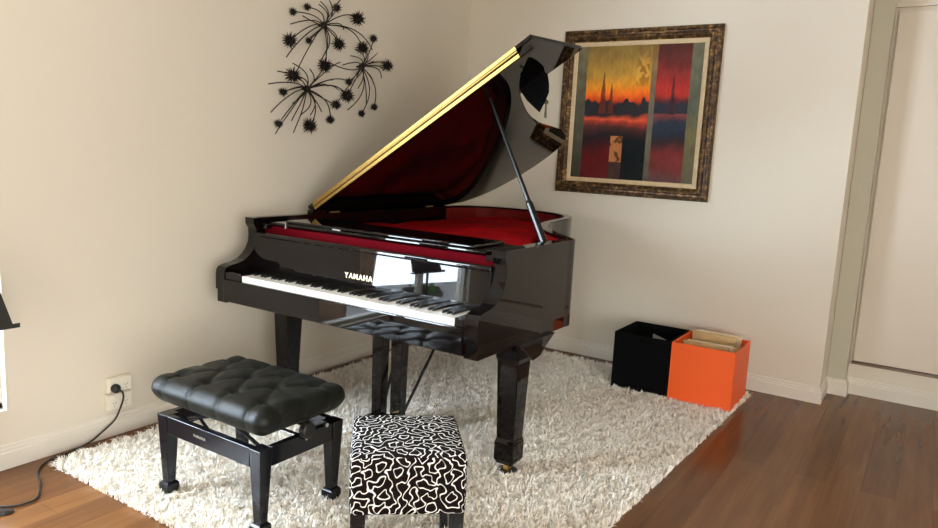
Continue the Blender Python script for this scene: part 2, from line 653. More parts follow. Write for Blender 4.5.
# sound board / plate closing the body under the cloth
n_ = len(inner)
mbp = MB()
mbp.prism([(p.x, max(p.y, 2.70)) for p in inner], lambda a, b, z: (a, b, z), 0.80, 0.83)
mbp.build('soundboard', M['redwood'], P)

# arms (cheeks)
prof = [(YFR + .03, ZT), (YFR, ZT), (YFR + .002, .955), (YFR + .018, .93), (YFR + .020, .895), (YFR + .016, .862), (YFR + .002, .832),
        (YFR - .020, .806), (YFR - .052, .784), (YFR - .090, .772), (YFR - .135, .765), (YFR - .160, .757),
        (YFR - .172, .742), (YFR - .175, .72), (YFR - .175, .648), (YFR - .165, .645), (YFR - .165, ZB), (YFR + .03, ZB)]
for xa, xb in ((PX0, PX0 + .062), (PX1 - .062, PX1)):
    MB().prism(prof, lambda a, b, x: (x, a, b), xa, xb).build('arm', M['ebony'], P, bevel=.0012)
XI0, XI1 = PX0 + .062, PX1 - .062
# key bed and key slip
MB().box(XI0, XI1, 2.225, 2.80, ZB + .005, .655).build('key_bed', M['ebony'], P)
MB().box(XI0, XI1, 2.203, 2.225, ZB + .012, .703).build('key_slip', M['ebony'], P, bevel=.004)
KX0, KX1 = -2.690, -1.482
for xa, xb in ((XI0, KX0 - .003), (KX1 + .003, XI1)):
    MB().box(xa, xb, 2.215, 2.392, .655, .738).build('key_block', M['ebony'], P, bevel=.006)
# keys
kw = (KX1 - KX0) / 52
proto_w = proto_b = None
YK0, YK1 = 2.222, 2.386
names = 'ABCDEFG'
for i in range(52):
    if proto_w is None:
        m = MB()
        m.box(KX0 + .0005, KX0 + kw - .0005, YK0, YK1, .700, .729)
        proto_w = m.build('white_key', M['ivory'], P, bevel=.0012, seg=1)
    else:
        c = proto_w.copy()
        c.location.x += i * kw
        COL.objects.link(c)
        c.parent = P
    nm = names[i % 7]
    if nm in 'ACDFG' and i < 51:
        xx = KX0 + (i + 1) * kw
        if proto_b is None:
            m = MB()
            w2 = .0052
            m.loft([[(xx - w2, YK0 + .050, .727), (xx + w2, YK0 + .050, .727), (xx + w2, YK1, .727), (xx - w2, YK1, .727)],
                    [(xx - w2 * .8, YK0 + .058, .740), (xx + w2 * .8, YK0 + .058, .740), (xx + w2 * .8, YK1, .740), (xx - w2 * .8, YK1, .740)]])
            proto_b = m.build('black_key', M['blackkey'], P, bevel=.001, seg=1)
            xb0 = xx
        else:
            c = proto_b.copy()
            c.location.x += xx - xb0
            COL.objects.link(c)
            c.parent = P
# fallboard, leaning back, with a rounded top
fb = [(2.386, .732), (2.386, .742), (2.391, .896), (2.386, .901), (2.387, .912), (2.396, .918), (2.412, .914), (2.416, .90), (2.410, .732)]
FB = MB().prism(fb, lambda a, b, x: (x, a, b), XI0 + .002, XI1 - .002).build('fallboard', M['ebony'], P, bevel=.002)


def text(name, body, size, loc, rot, m, parent, ext=.0006, width=None, bold=.012):
    c = bpy.data.curves.new(name, 'FONT')
    c.body = body
    c.size = size
    c.extrude = ext
    c.offset = bold * size
    c.align_x = 'CENTER'
    c.align_y = 'CENTER'
    c.space_character = 1.25
    c.materials.append(m)
    o = bpy.data.objects.new(name, c)
    COL.objects.link(o)
    off = Vector((0, 0, 0))
    q = parent
    while q is not None:
        off += q.location
        q = q.parent
    bpy.context.view_layer.update()
    me = bpy.data.meshes.new_from_object(o)
    bpy.data.objects.remove(o)
    o = bpy.data.objects.new(name, me)
    COL.objects.link(o)
    o.parent = parent
    o.location = Vector(loc) - off
    o.rotation_euler = rot
    return o


M['dullletter'] = mat('dull_gold_letter', (0.30, 0.26, 0.20, 1), 0.5)
M['letter'] = mat('gold_letter', (0.95, 0.80, 0.48, 1), 0.4, metal=0.5)
tilt = math.atan2(.005, .154)
text('lettering', 'YAMAHA', .034, (-2.115, 2.386 + .042 * math.tan(tilt) - .0012, .783), (math.pi / 2 - tilt, 0, 0), M['letter'], FB)

# red felt strip seen between the fallboard and the desk
MB().box(XI0 + .004, XI1 - .004, 2.458, 2.70, .890, .945).build('name_board_felt', M['darkfelt'], P)
MB().box(PX0 + .05, PX1 - .05, 2.70, 2.78, .86, .955).build('pin_block', M['ebony'], P)
# desk rails and folded-down music desk
for xa, xb in ((XI0 + .012, XI0 + .05), (XI1 - .05, XI1 - .012)):
    MB().box(xa, xb, 2.425, 2.80, .932, .956).build('desk_rail', M['ebony'], P, bevel=.002)
D = MB().box(XI0 + .075, XI1 - .055, 2.430, 2.705, .957, .970).build('music_desk', M['ebony'], P, bevel=.004)
MB().box(XI0 + .16, XI1 - .12, 2.445, 2.690, .9705, .984).build('desk_panel', M['ebony'], D, bevel=.005)
MB().box(-2.625, -2.617, 2.424, 2.431, .948, .976).build('latch', M['steel'], D)
MB().box(-2.33, -2.28, 2.440, 2.450, .9665, .975).build('latch', M['steel'], D)
# strips of the side beside the desk
MB().box(PX1 - .062, PX1 - .05, YFR, 2.9, .955, ZT - .001).build('side_strip', M['ebony'], P)

# lid ---------------------------------------------------------------
TH = math.radians(32.2)
HX, HZ = PX0 + .01, .983
U = Vector((math.cos(TH), 0, math.sin(TH)))
NN = Vector((-math.sin(TH), 0, math.cos(TH)))


def lid(u, y, d):
    p = Vector((HX, y, HZ)) + U * u + NN * d
    return tuple(p)


LW = 1.555
lc = curve_pts([(LW, 2.82, 0), (1.475, 2.89, 0), (1.37, 3.00, 0), (1.265, 3.16, 0), (1.15, 3.40, 0), (1.075, 3.60, 0), (1.025, 3.80, 0),
                (1.00, 4.02, 0), (.965, 4.22, 0), (.86, 4.38, 0), (.66, 4.465, 0), (.42, 4.48, 0), (.20, 4.42, 0), (.06, 4.29, 0), (0, 4.08, 0)], 5)
lp = [(0, 2.82)] + [(p.x, p.y) for p in lc]
LID = MB().prism(lp, lid, 0, .022).build('lid', M['ebony'], P, bevel=.004)
FL = MB().prism([(-.003, 2.822), (LW + .012, 2.822), (LW + .045, 3.28), (-.003, 3.28)], lambda a, b, d: lid(a, b, d + a * .010), .025, .046).build('front_lid_flap', M['ebony'], P, bevel=.004)
hb = MB()
hb.prism([(.045, .003), (LW - .075, .003), (LW - .075, .019), (.045, .019)], lambda a, b, d: lid(a, d, b), 2.8165, 2.8215)
hb.prism([(.045, .028), (LW - .075, .040), (LW - .075, .056), (.045, .043)], lambda a, b, d: lid(a, d, b), 2.8165, 2.8215)
hb.tube([lid(.045, 2.815, .0235), lid(LW - .075, 2.815, .0300)], .0048, 8)
hb.build('brass_hinge', M['brass'], LID)
for uu in (1.30,):
    MB().lathe(0, 0, [(.008, 0), (.008, .006)], 12)
for y in (3.0, 3.9):
    MB().box(PX0 - .006, PX0 + .02, y - .04, y + .04, ZT - .012, ZT + .012).build('lid_hinge', M['brass'], P)
MB().box(PX0 + .004, PX0 + .05, 2.80, 2.90, ZT, ZT + .02).build('hinge_block', M['ebony'], P, bevel=.003)
# fixed front strip of the top, at the left of the desk
# prop
pb, pt = Vector((-1.448, 2.875, .955)), Vector(lid(1.185, 2.99, -.004))
MB().tube([pb, pb.lerp(pt, .28), pb.lerp(pt, .30), pb.lerp(pt, .33), pt], [.017, .016, .011, .011, .0065], 10).build('lid_prop', M['prop'], P)
MB().box(-1.475, -1.425, 2.85, 2.90, .95, .972).build('prop_socket', M['brass'], P, bevel=.003)


# legs
def leg(cx, cy, bracket=True):
    m = MB()
    m.squares(cx, cy, [(.17, .041, .041), (.505, .051, .053), (.525, .055, .060), (ZB + .004, .055, .060)])
    m.squares(cx, cy, [(.055, .036, .036), (.075, .047, .047), (.150, .047, .047), (.172, .041, .041)])
    L = m.build('leg', M['ebony'], P, bevel=.004)
    if bracket:
        b = MB()
        xa, xb = cx - .045, cx + .0575
        if cx < -2:
            xa, xb = cx - .0575, cx + .045
        b.prism([(cy - .062, ZB + .003), (cy + .062, .50), (cy + .13, .51), (cy + .18, .545), (cy + .26, ZB + .003)],
                lambda a, z, x: (x, a, z), xa, xb)
        b.build('bracket', M['ebony'], L, bevel=.003)
    c = MB()
    c.tube([(cx - .011, cy, .036), (cx + .011, cy, .036)], .021, 16)
    c.lathe(cx, cy, [(.014, .050), (.014, .064)], 12)
    c.build('caster', M['brass'], L)
    k = MB()
    k.lathe(cx, cy, [(.045, .012), (.045, .022), (.038, .026)], 20)
    k.build('caster_cup', M['plastic'], L)


leg(-1.407, 2.572)
leg(-2.755, 2.575)
leg(-2.17, 4.03, False)
# pedal lyre
LY = empty('pedal_lyre', (0, 0, 0), '', '')
for k in ('label', 'category'):
    del LY[k]
LY.parent = P
LY.location = (0, 0, 0)
for cx in (-2.150, -2.035):
    MB().squares(cx, 2.60, [(.07, .029, .024), (.35, .031, .026), (ZB + .01, .034, .03)]).build('post', M['ebony'], LY, bevel=.003)
MB().box(-2.19, -1.99, 2.50, 2.63, .030, .082).build('pedal_box', M['ebony'], LY, bevel=.006)
for cx in (-2.125, -2.085, -2.045):
    MB().loft([[(cx - .010, 2.50, .062), (cx + .010, 2.50, .062), (cx + .010, 2.50, .070), (cx - .010, 2.50, .070)],
               [(cx - .011, 2.43, .054), (cx + .011, 2.43, .054), (cx + .011, 2.43, .062), (cx - .011, 2.43, .062)],
               [(cx - .014, 2.38, .048), (cx + .014, 2.38, .048), (cx + .014, 2.38, .055), (cx - .014, 2.38, .055)]]).build('pedal', M['brass'], LY, bevel=.002)
MB().tube([(-2.145, 2.61, .07), (-2.27, 2.98, ZB + .01)], .0075, 8).build('brace', M['satin'], LY)
MB().tube([(-2.03, 2.61, .07), (-1.985, 2.98, ZB + .01)], .0075, 8).build('brace', M['satin'], LY)

# red cloth over the strings ---------------------------------------------
def cloth():
    ins = offset(outline, 0.060)
    poly = [(p.x, p.y) for p in ins]

    def inside(x, y):
        c = False
        j = len(poly) - 1
        for i in range(len(poly)):
            xi, yi = poly[i]
            xj, yj = poly[j]
            if (yi > y) != (yj > y) and x < (xj - xi) * (y - yi) / (yj - yi) + xi:
                c = not c
            j = i
        return c
    st = .02
    nx, ny = int(1.5 / st), int(1.75 / st)
    idx = {}
    m = MB()

    def hh(x, y):
        return (.905 + .010 * math.sin(7 * x + 3 * y) + .012 * math.exp(-((x + 1.72) ** 2 + (y - 3.25) ** 2) / .012)
                + .006 * math.sin(21 * x - 9 * y + 1.3 * math.sin(8 * y)) + .028 * math.exp(-((x + 1.62) / .14) ** 2 - ((y - 2.98) / .10) ** 2))
    for i in range(nx):
        for j in range(ny):
            x = -2.84 + i * st
            y = 2.79 + j * st
            if inside(x, y):
                idx[i, j] = len(m.v)
                m.v.append((x, y, hh(x, y)))
    for (i, j) in list(idx):
        q = [(i, j), (i + 1, j), (i + 1, j + 1), (i, j + 1)]
        if all(k in idx for k in q):
            m.f.append(tuple(idx[k] for k in q))
    o = m.build('red_cloth', M['redcloth'], smooth=True)
    s = o.modifiers.new('thick', 'SOLIDIFY')
    s.thickness = .004
    tag(o, 'bright red cloth laid over the strings inside the open grand piano', 'cloth')


cloth()

# black cloth piece hanging at the lid's curved edge, with a tassel
m = MB()
op = [(-1.880, 1.775), (-1.800, 1.812), (-1.764, 1.806), (-1.700, 1.770), (-1.671, 1.750), (-1.660, 1.705), (-1.659, 1.662),
      (-1.685, 1.615), (-1.713, 1.567), (-1.745, 1.592), (-1.784, 1.624), (-1.845, 1.70)]
NS = 5
rings = []
for k, sc in enumerate((.80, .97, 1.0, .97, .80)):
    cx = sum(p[0] for p in op) / len(op)
    cz = sum(p[1] for p in op) / len(op)
    yy = 3.225 + (k - 2) * .007
    rings.append([(cx + (x - cx) * sc, yy + .012 * math.sin(22 * x + 9 * z), cz + (z - cz) * sc) for x, z in op])
m.loft(rings)
o = m.build('draped_cloth', M['blackfab'], smooth=False)
tag(o, 'black pointed cloth hanging from the curved edge of the raised piano lid', 'cloth')
t = empty('tassel', (-1.686, 3.25, 1.60), 'small green tassel hanging on a cord between the piano lid and the painting', 'tassel')
MB().sphere((-1.686, 3.25, 1.618), .012, 12, 8).build('knot', M['tassel'], t, smooth=True)
m = MB()
m.tube([(-1.686, 3.25, 1.629), (-1.688, 3.246, 1.665), (-1.694, 3.238, 1.70)], .0016, 5)
m.build('cord', M['tassel'], t)
m = MB()
for k in range(16):
    a = k * 2.4
    r = .0075 * math.sqrt((k + .5) / 16)
    m.tube([(-1.686 + r * .4 * math.cos(a), 3.25 + r * .4 * math.sin(a), 1.61), (-1.685 + r * math.cos(a), 3.25 + r * math.sin(a), 1.542)], .0014, 4)
m.build('fringe', M['tassel'], t)

# ------------------------------------------------------------------ piano bench
B = empty('piano_bench', (-2.075, 1.757, 0), 'adjustable piano bench with buttoned black leather seat, standing on the rug', 'bench')
bx0, bx1, by0, by1 = -2.362, -1.792, 1.555, 1.960
ft = .331
for cx, cy in ((bx0 + .029, by0 + .029), (bx1 - .029, by0 + .029), (bx1 - .029, by1 - .029), (bx0 + .029, by1 - .029)):
    m = MB()
    m.squares(cx, cy, [(.056, .0165, .0165), (.245, .0245, .0245), (ft, .028, .028)])
    L = m.build('leg', M['bench'], B, bevel=.002)
    MB().squares(cx, cy, [(.014, .0225, .0225), (.022, .0265, .0265), (.052, .0265, .0265), (.060, .020, .020)]).build('foot', M['bench'], L, bevel=.002)
az0 = .262
ap = MB().box(bx0 + .058, bx1 - .058, by0 + .004, by0 + .030, az0, ft).build('apron', M['bench'], B, bevel=.002)
MB().box(bx0 + .058, bx1 - .058, by1 - .030, by1 - .004, az0, ft).build('apron', M['bench'], B, bevel=.002)
MB().box(bx0 + .004, bx0 + .030, by0 + .058, by1 - .058, az0, ft).build('apron', M['bench'], B, bevel=.002)
MB().box(bx1 - .030, bx1 - .004, by0 + .058, by1 - .058, az0, ft).build('apron', M['bench'], B, bevel=.002)
text('lettering', 'YAMAHA', .014, (-2.115, by0 + .0032, .297), (math.pi / 2, 0, 0), M['dullletter'], ap)
# lifting mechanism
for y in (by0 + .075, by1 - .075):
    MB().tube([(bx0 + .05, y, ft - .035), (-2.02, y, .388)], .007, 6).build('scissor_arm', M['satin'], B)
    MB().tube([(bx1 - .06, y, ft - .035), (-2.12, y, .388)], .007, 6).build('scissor_arm', M['satin'], B)
    MB().tube([(bx0 + .20, y, ft - .035), (bx0 + .06, y, .388)], .006, 6).build('scissor_arm', M['satin'], B)
MB().tube([(bx0 + .02, 1.757, ft - .01), (bx1 + .012, 1.757, ft - .01)], .008, 8).build('spindle', M['steel'], B)
for x0_, x1_ in ((bx1 - .002, bx1 + .030),):
    K = MB().tube([(x0_, 1.757, ft + .022), (x0_ + .004, 1.757, ft + .022), (x1_ - .004, 1.757, ft + .022), (x1_, 1.757, ft + .022)], [.024, .030, .030, .026], 24).build('knob', M['plastic'], B)
MB().tube([(bx1 - .004, 1.865, ft + .005), (bx1 + .006, 1.865, ft + .005)], .008, 12).build('bolt', M['steel'], B)
MB().box(bx0 + .03, bx1 - .03, by0 + .04, by1 - .04, .383, .392).build('seat_board', M['satin'], B)


def cushion():
    cx, cy, cz = -2.083, 1.752, .422
    a, b, c = .316, .214, .052
    R = .046
    rows = [(-.118, [-.225, -.075, .075, .225]), (0, [-.15, 0, .15]), (.118, [-.225, -.075, .075, .225])]
    btn = [(x, y) for y, xs in rows for x in xs]
    segs = []
    for i, p in enumerate(btn):
        for q in btn[i + 1:]:
            if abs(abs(p[0] - q[0]) - .075) < .01 and abs(abs(p[1] - q[1]) - .118) < .01:
                segs.append((p, q))
    for x in (-.225, -.075, .075, .225):
        segs.append(((x, -.118), (x * 1.04, -.26)))
        segs.append(((x, .118), (x * 1.04, .26)))
    for s in (-1, 1):
        segs.append(((s * .225, -.118), (s * .36, -.125)))
        segs.append(((s * .15, 0), (s * .36, 0)))
        segs.append(((s * .225, .118), (s * .36, .125)))

    def disp(x, y):
        d = 0
        for p in btn:
            r2_ = (x - p[0]) ** 2 + (y - p[1]) ** 2
            d = max(d, .022 * math.exp(-r2_ / (2 * .020 ** 2)))
        cr = 0
        for p, q in segs:
            vx, vy = q[0] - p[0], q[1] - p[1]
            t_ = max(0, min(1, ((x - p[0]) * vx + (y - p[1]) * vy) / (vx * vx + vy * vy)))
            dd = math.hypot(x - p[0] - t_ * vx, y - p[1] - t_ * vy)
            cr = max(cr, .0045 * math.exp(-(dd / .005) ** 2) + .005 * math.exp(-(dd / .020) ** 2))
        return max(d, cr) + .25 * min(d, cr)
    vid = {}
    m = MB()
    nx, ny, nz = 96, 66, 12

    def vert(i, j, k):
        if (i, j, k) in vid:
            return vid[i, j, k]
        p = Vector(((2 * i / nx - 1) * a, (2 * j / ny - 1) * b, (2 * k / nz - 1) * c))
        q = Vector((max(-a + R, min(a - R, p.x)), max(-b + R, min(b - R, p.y)), max(-c + R, min(c - R, p.z))))
        d = p - q
        nrm = d.normalized() if d.length > 1e-9 else Vector((0, 0, 1))
        p = q + nrm * R
        dz = disp(p.x, p.y)
        side = 1 - max(0, nrm.z)
        low = max(0, min(1, (p.z + c) / (c * .9)))
        dz *= low * (1 - .5 * side)
        crown = .016 * (1 - (p.x / a) ** 2) * (1 - (p.y / b) ** 2) if nrm.z > .2 else 0
        p = p - nrm * dz + Vector((0, 0, crown))
        if p.z < 0:
            p.x *= 1 - .06 * (-p.z / c)
            p.y *= 1 - .08 * (-p.z / c)
        vid[i, j, k] = len(m.v)
        m.v.append((p.x + cx, p.y + cy, p.z + cz))
        return vid[i, j, k]
    for i in range(nx):
        for j in range(ny):
            m.f.append((vert(i, j, nz), vert(i + 1, j, nz), vert(i + 1, j + 1, nz), vert(i, j + 1, nz)))
            m.f.append((vert(i, j, 0), vert(i, j + 1, 0), vert(i + 1, j + 1, 0), vert(i + 1, j, 0)))
    for k in range(nz):
        for i in range(nx):
            m.f.append((vert(i, 0, k), vert(i + 1, 0, k), vert(i + 1, 0, k + 1), vert(i, 0, k + 1)))
            m.f.append((vert(i, ny, k), vert(i, ny, k + 1), vert(i + 1, ny, k + 1), vert(i + 1, ny, k)))
        for j in range(ny):
            m.f.append((vert(0, j, k), vert(0, j, k + 1), vert(0, j + 1, k + 1), vert(0, j + 1, k)))
            m.f.append((vert(nx, j, k), vert(nx, j + 1, k), vert(nx, j + 1, k + 1), vert(nx, j, k + 1)))
    s = m.build('seat', M['leather'], B, smooth=True)
    pb_ = None
    for x, y in btn:
        z = cz + c - .020 + .016 * (1 - (x / a) ** 2) * (1 - (y / b) ** 2)
        if pb_ is None:
            pb_ = MB().sphere((x + cx, y + cy, z), .010, 12, 8, (1, 1, .55)).build('button', M['leather'], s, smooth=True)
            p0 = (x, y, z)
        else:
            q = pb_.copy()
            COL.objects.link(q)
            q.parent = s
            q.location = (x - p0[0], y - p0[1], z - p0[2])


cushion()

# ------------------------------------------------------------------ squiggle stool
ST = empty('square_stool', (-1.363, 1.797, 0), 'square stool in black fabric with white squiggles, beside the piano bench', 'stool')
ST.rotation_euler = (0, 0, math.radians(40.5))


def stool():
    hw, z0, z1, R = .180, .240, .434, .018
    r = np.random.default_rng(12)
    K = 16
    ang = r.uniform(0, 2 * np.pi, K)
    k0 = 2 * np.pi / .040 * r.uniform(.85, 1.15, K)
    ph = r.uniform(0, 2 * np.pi, K)
    kx, ky = k0 * np.cos(ang), k0 * np.sin(ang)

    def line(u, v):
        u = u + .004 * np.sin(v * 160 + 2 * np.sin(u * 90))
        v = v + .004 * np.sin(u * 150 + 1)
        A = np.outer(u, kx) + np.outer(v, ky) + ph
        f_ = np.sin(A).sum(1)
        gx = (np.cos(A) * kx).sum(1)
        gy = (np.cos(A) * ky).sum(1)
        g = np.sqrt(gx ** 2 + gy ** 2)
        d0 = np.abs(f_) / np.maximum(g, 60)
        lev = 2.6
        d1_ = np.abs(np.abs(f_) - lev) / np.maximum(g, 60)
        return np.where(True, np.minimum(d0, 9), d1_)
    n, nz = 160, 90
    V, F, Ln = [], [], []

    def grid(fn, na, nb):
        base = sum(len(x) for x in V)
        aa, bb = np.meshgrid(np.linspace(0, 1, na + 1), np.linspace(0, 1, nb + 1), indexing='ij')
        p, u, v = fn(aa.ravel(), bb.ravel())
        # round the edges of the block
        mid = np.array([0, 0, (z0 + z1) / 2])
        half = np.array([hw, hw, (z1 - z0) / 2])
        q = p - mid
        qc = np.clip(q, -half + R, half - R)
        d = q - qc
        ln = np.linalg.norm(d, axis=1, keepdims=True)
        nr = np.where(ln > 1e-9, d / np.maximum(ln, 1e-9), 0)
        p2 = qc + nr * R + mid
        p2 = np.where(ln > 1e-9, p2, p)
        top = np.clip((p2[:, 2] - z1 + .02) / .02, 0, 1)
        p2[:, 2] += .010 * top * (1 - (p2[:, 0] / hw) ** 2) * (1 - (p2[:, 1] / hw) ** 2)
        V.append(p2)
        Ln.append(line(u, v))
        i = np.arange(na)[:, None] * (nb + 1) + np.arange(nb)[None, :] + base
        i = i.ravel()
        F.append(np.stack([i, i + nb + 1, i + nb + 2, i + 1], 1))
    S2 = 2 * hw
    Hh = z1 - z0
    grid(lambda a, b: (np.stack([-hw + a * S2, -hw + b * S2, np.full_like(a, z1)], 1), a * S2, b * S2), n, n)
    grid(lambda a, b: (np.stack([-hw + a * S2, np.full_like(a, -hw), z0 + b * Hh], 1), a * S2, b * Hh + 1.0), n, nz)
    grid(lambda a, b: (np.stack([np.full_like(a, -hw), hw - a * S2, z0 + b * Hh], 1), a * S2 + 2, b * Hh + 1.0), n, nz)
    grid(lambda a, b: (np.stack([np.full_like(a, hw), -hw + a * S2, z0 + b * Hh], 1), a * S2 + 3, b * Hh + 1.0), n, nz)
    grid(lambda a, b: (np.stack([hw - a * S2, np.full_like(a, hw), z0 + b * Hh], 1), a * S2 + 4, b * Hh + 1.0), n, nz)
    grid(lambda a, b: (np.stack([-hw + a * S2, hw - b * S2, np.full_like(a, z0)], 1), a * S2 + 5, b * S2), 20, 20)
    V_ = np.concatenate(V)
    F_ = np.concatenate(F)
    me = bpy.data.meshes.new('seat')
    me.from_pydata(V_.tolist(), [], F_.tolist())
    me.update()
    at = me.attributes.new('line', 'FLOAT', 'POINT')
    at.data.foreach_set('value', np.concatenate(Ln).astype(np.float32))
    me.materials.append(M['squiggle'])
    me.shade_smooth()
    o = bpy.data.objects.new('seat', me)
    COL.objects.link(o)
    o.parent = ST
    lg = None
    for sx, sy in ((-1, -1), (1, -1), (1, 1), (-1, 1)):
        if lg is None:
            m = MB().squares(sx * (hw - .028), sy * (hw - .028), [(.012, .016, .016), (z0 + .01, .024, .024)])
            me = bpy.data.meshes.new('leg')
            me.from_pydata(m.v, [], m.f)
            me.materials.append(M['satin'])
            lg = bpy.data.objects.new('leg', me)
            COL.objects.link(lg)
            lg.parent = ST
            bb = lg.modifiers.new('bevel', 'BEVEL')
            bb.width = .002
            s0 = (sx, sy)
        else:
            c = lg.copy()
            COL.objects.link(c)
            c.parent = ST
            c.location = ((sx - s0[0]) * (hw - .028), (sy - s0[1]) * (hw - .028), 0)


stool()

# ------------------------------------------------------------------ storage boxes by the back wall
def open_box(name, x0, x1, y0, y1, z0, z1, t, m_, label):
    m = MB()
    o_ = [(x0, y0), (x1, y0), (x1, y1), (x0, y1)]
    i_ = [(x0 + t, y0 + t), (x1 - t, y0 + t), (x1 - t, y1 - t), (x0 + t, y1 - t)]
    m.loft([[(a, b, z0 + t) for a, b in i_], [(a, b, z1) for a, b in i_], [(a, b, z1) for a, b in o_], [(a, b, z0) for a, b in o_]])
    o = m.build(name, m_, bevel=.0015)
    return tag(o, label, 'storage box')


open_box('storage_box', -1.172, -.820, 3.990, 4.350, .008, .350, .008, M['orange'],
         'bright orange open cube box holding papers, on the rug corner by the wall')
bo = open_box('storage_box', -1.514, -1.178, 3.985, 4.350, .008, .352, .008, M['blackfab'],
              'black open cube box standing against the orange box by the wall')
o = MB().prism([(-1.326, .345), (-1.246, .322), (-1.268, .018), (-1.322, .018)], lambda a, b, y: (a, y, b), 4.118, 4.121).build('paper_sheet', M['greypaper'])
tag(o, 'small corner of pale paper showing at the top of the black box', 'paper')
# papers in the orange box, standing up
docs = [(4.11, .345, 'thin tan music book at the front of the orange box', M['paper']),
        (4.128, .348, 'pale music book second from the front in the orange box', M['paper2']),
        (4.145, .340, 'tan music book third from the front in the orange box', M['paper']),
        (4.285, .366, 'tan music book in the orange box, second from the back', M['paper']),
        (4.315, .372, 'pale topped music book at the back of the orange box', M['paper2'])]
for k, (y, z, lab, mm) in enumerate(docs):
    xa = -1.142 + .02 * (k % 3)
    m = MB()
    m.box(xa, xa + .255, y, y + .012, .03, z, rot=Matrix.Rotation(math.radians(-2 + k), 3, 'X'), org=(0, .0, 0)) if False else m.box(xa, xa + .255, y, y + .012, .03, z)
    o = m.build('music_book', mm, bevel=.001)
    tag(o, lab, 'book', 'music books in the orange box')

# ------------------------------------------------------------------ painting on the back wall
PA = empty('framed_painting', (-1.72, YB - .02, 1.655), 'sunset skyline painting in a carved dark gold frame, on the back wall', 'painting')
fx0, fx1, fz0, fz1 = -2.240, -1.200, 1.122, 2.186


def frame_ring(prof, x0, x1, z0, z1):
    # prof: list of (inset, depth from the wall)
    rings = []
    for ins, dep in prof:
        y = YB - dep
        rings.append([(x0 + ins, y, z0 + ins), (x1 - ins, y, z0 + ins), (x1 - ins, y, z1 - ins), (x0 + ins, y, z1 - ins)])
    m = MB()
    k = len(rings)
    n = 4
    vs = [p for r in rings for p in r]
    fs = []
    for a in range(k):
        b = (a + 1) % k
        for i in range(n):
            j = (i + 1) % n
            fs.append((a * n + i, a * n + j, b * n + j, b * n + i))
    return m.add(vs, fs)


frame_ring([(0, .004), (0, .026), (.008, .036), (.020, .038), (.026, .030), (.036, .030), (.044, .040), (.058, .042), (.066, .034), (.072, .028),
            (.076, .022), (.076, .004)], fx0, fx1, fz0, fz1).build('frame', M['frame'], PA)
frame_ring([(.0765, .006), (.0765, .024), (.082, .027), (.100, .022), (.106, .017), (.106, .006)], fx0, fx1, fz0, fz1).build('liner', M['liner'], PA)


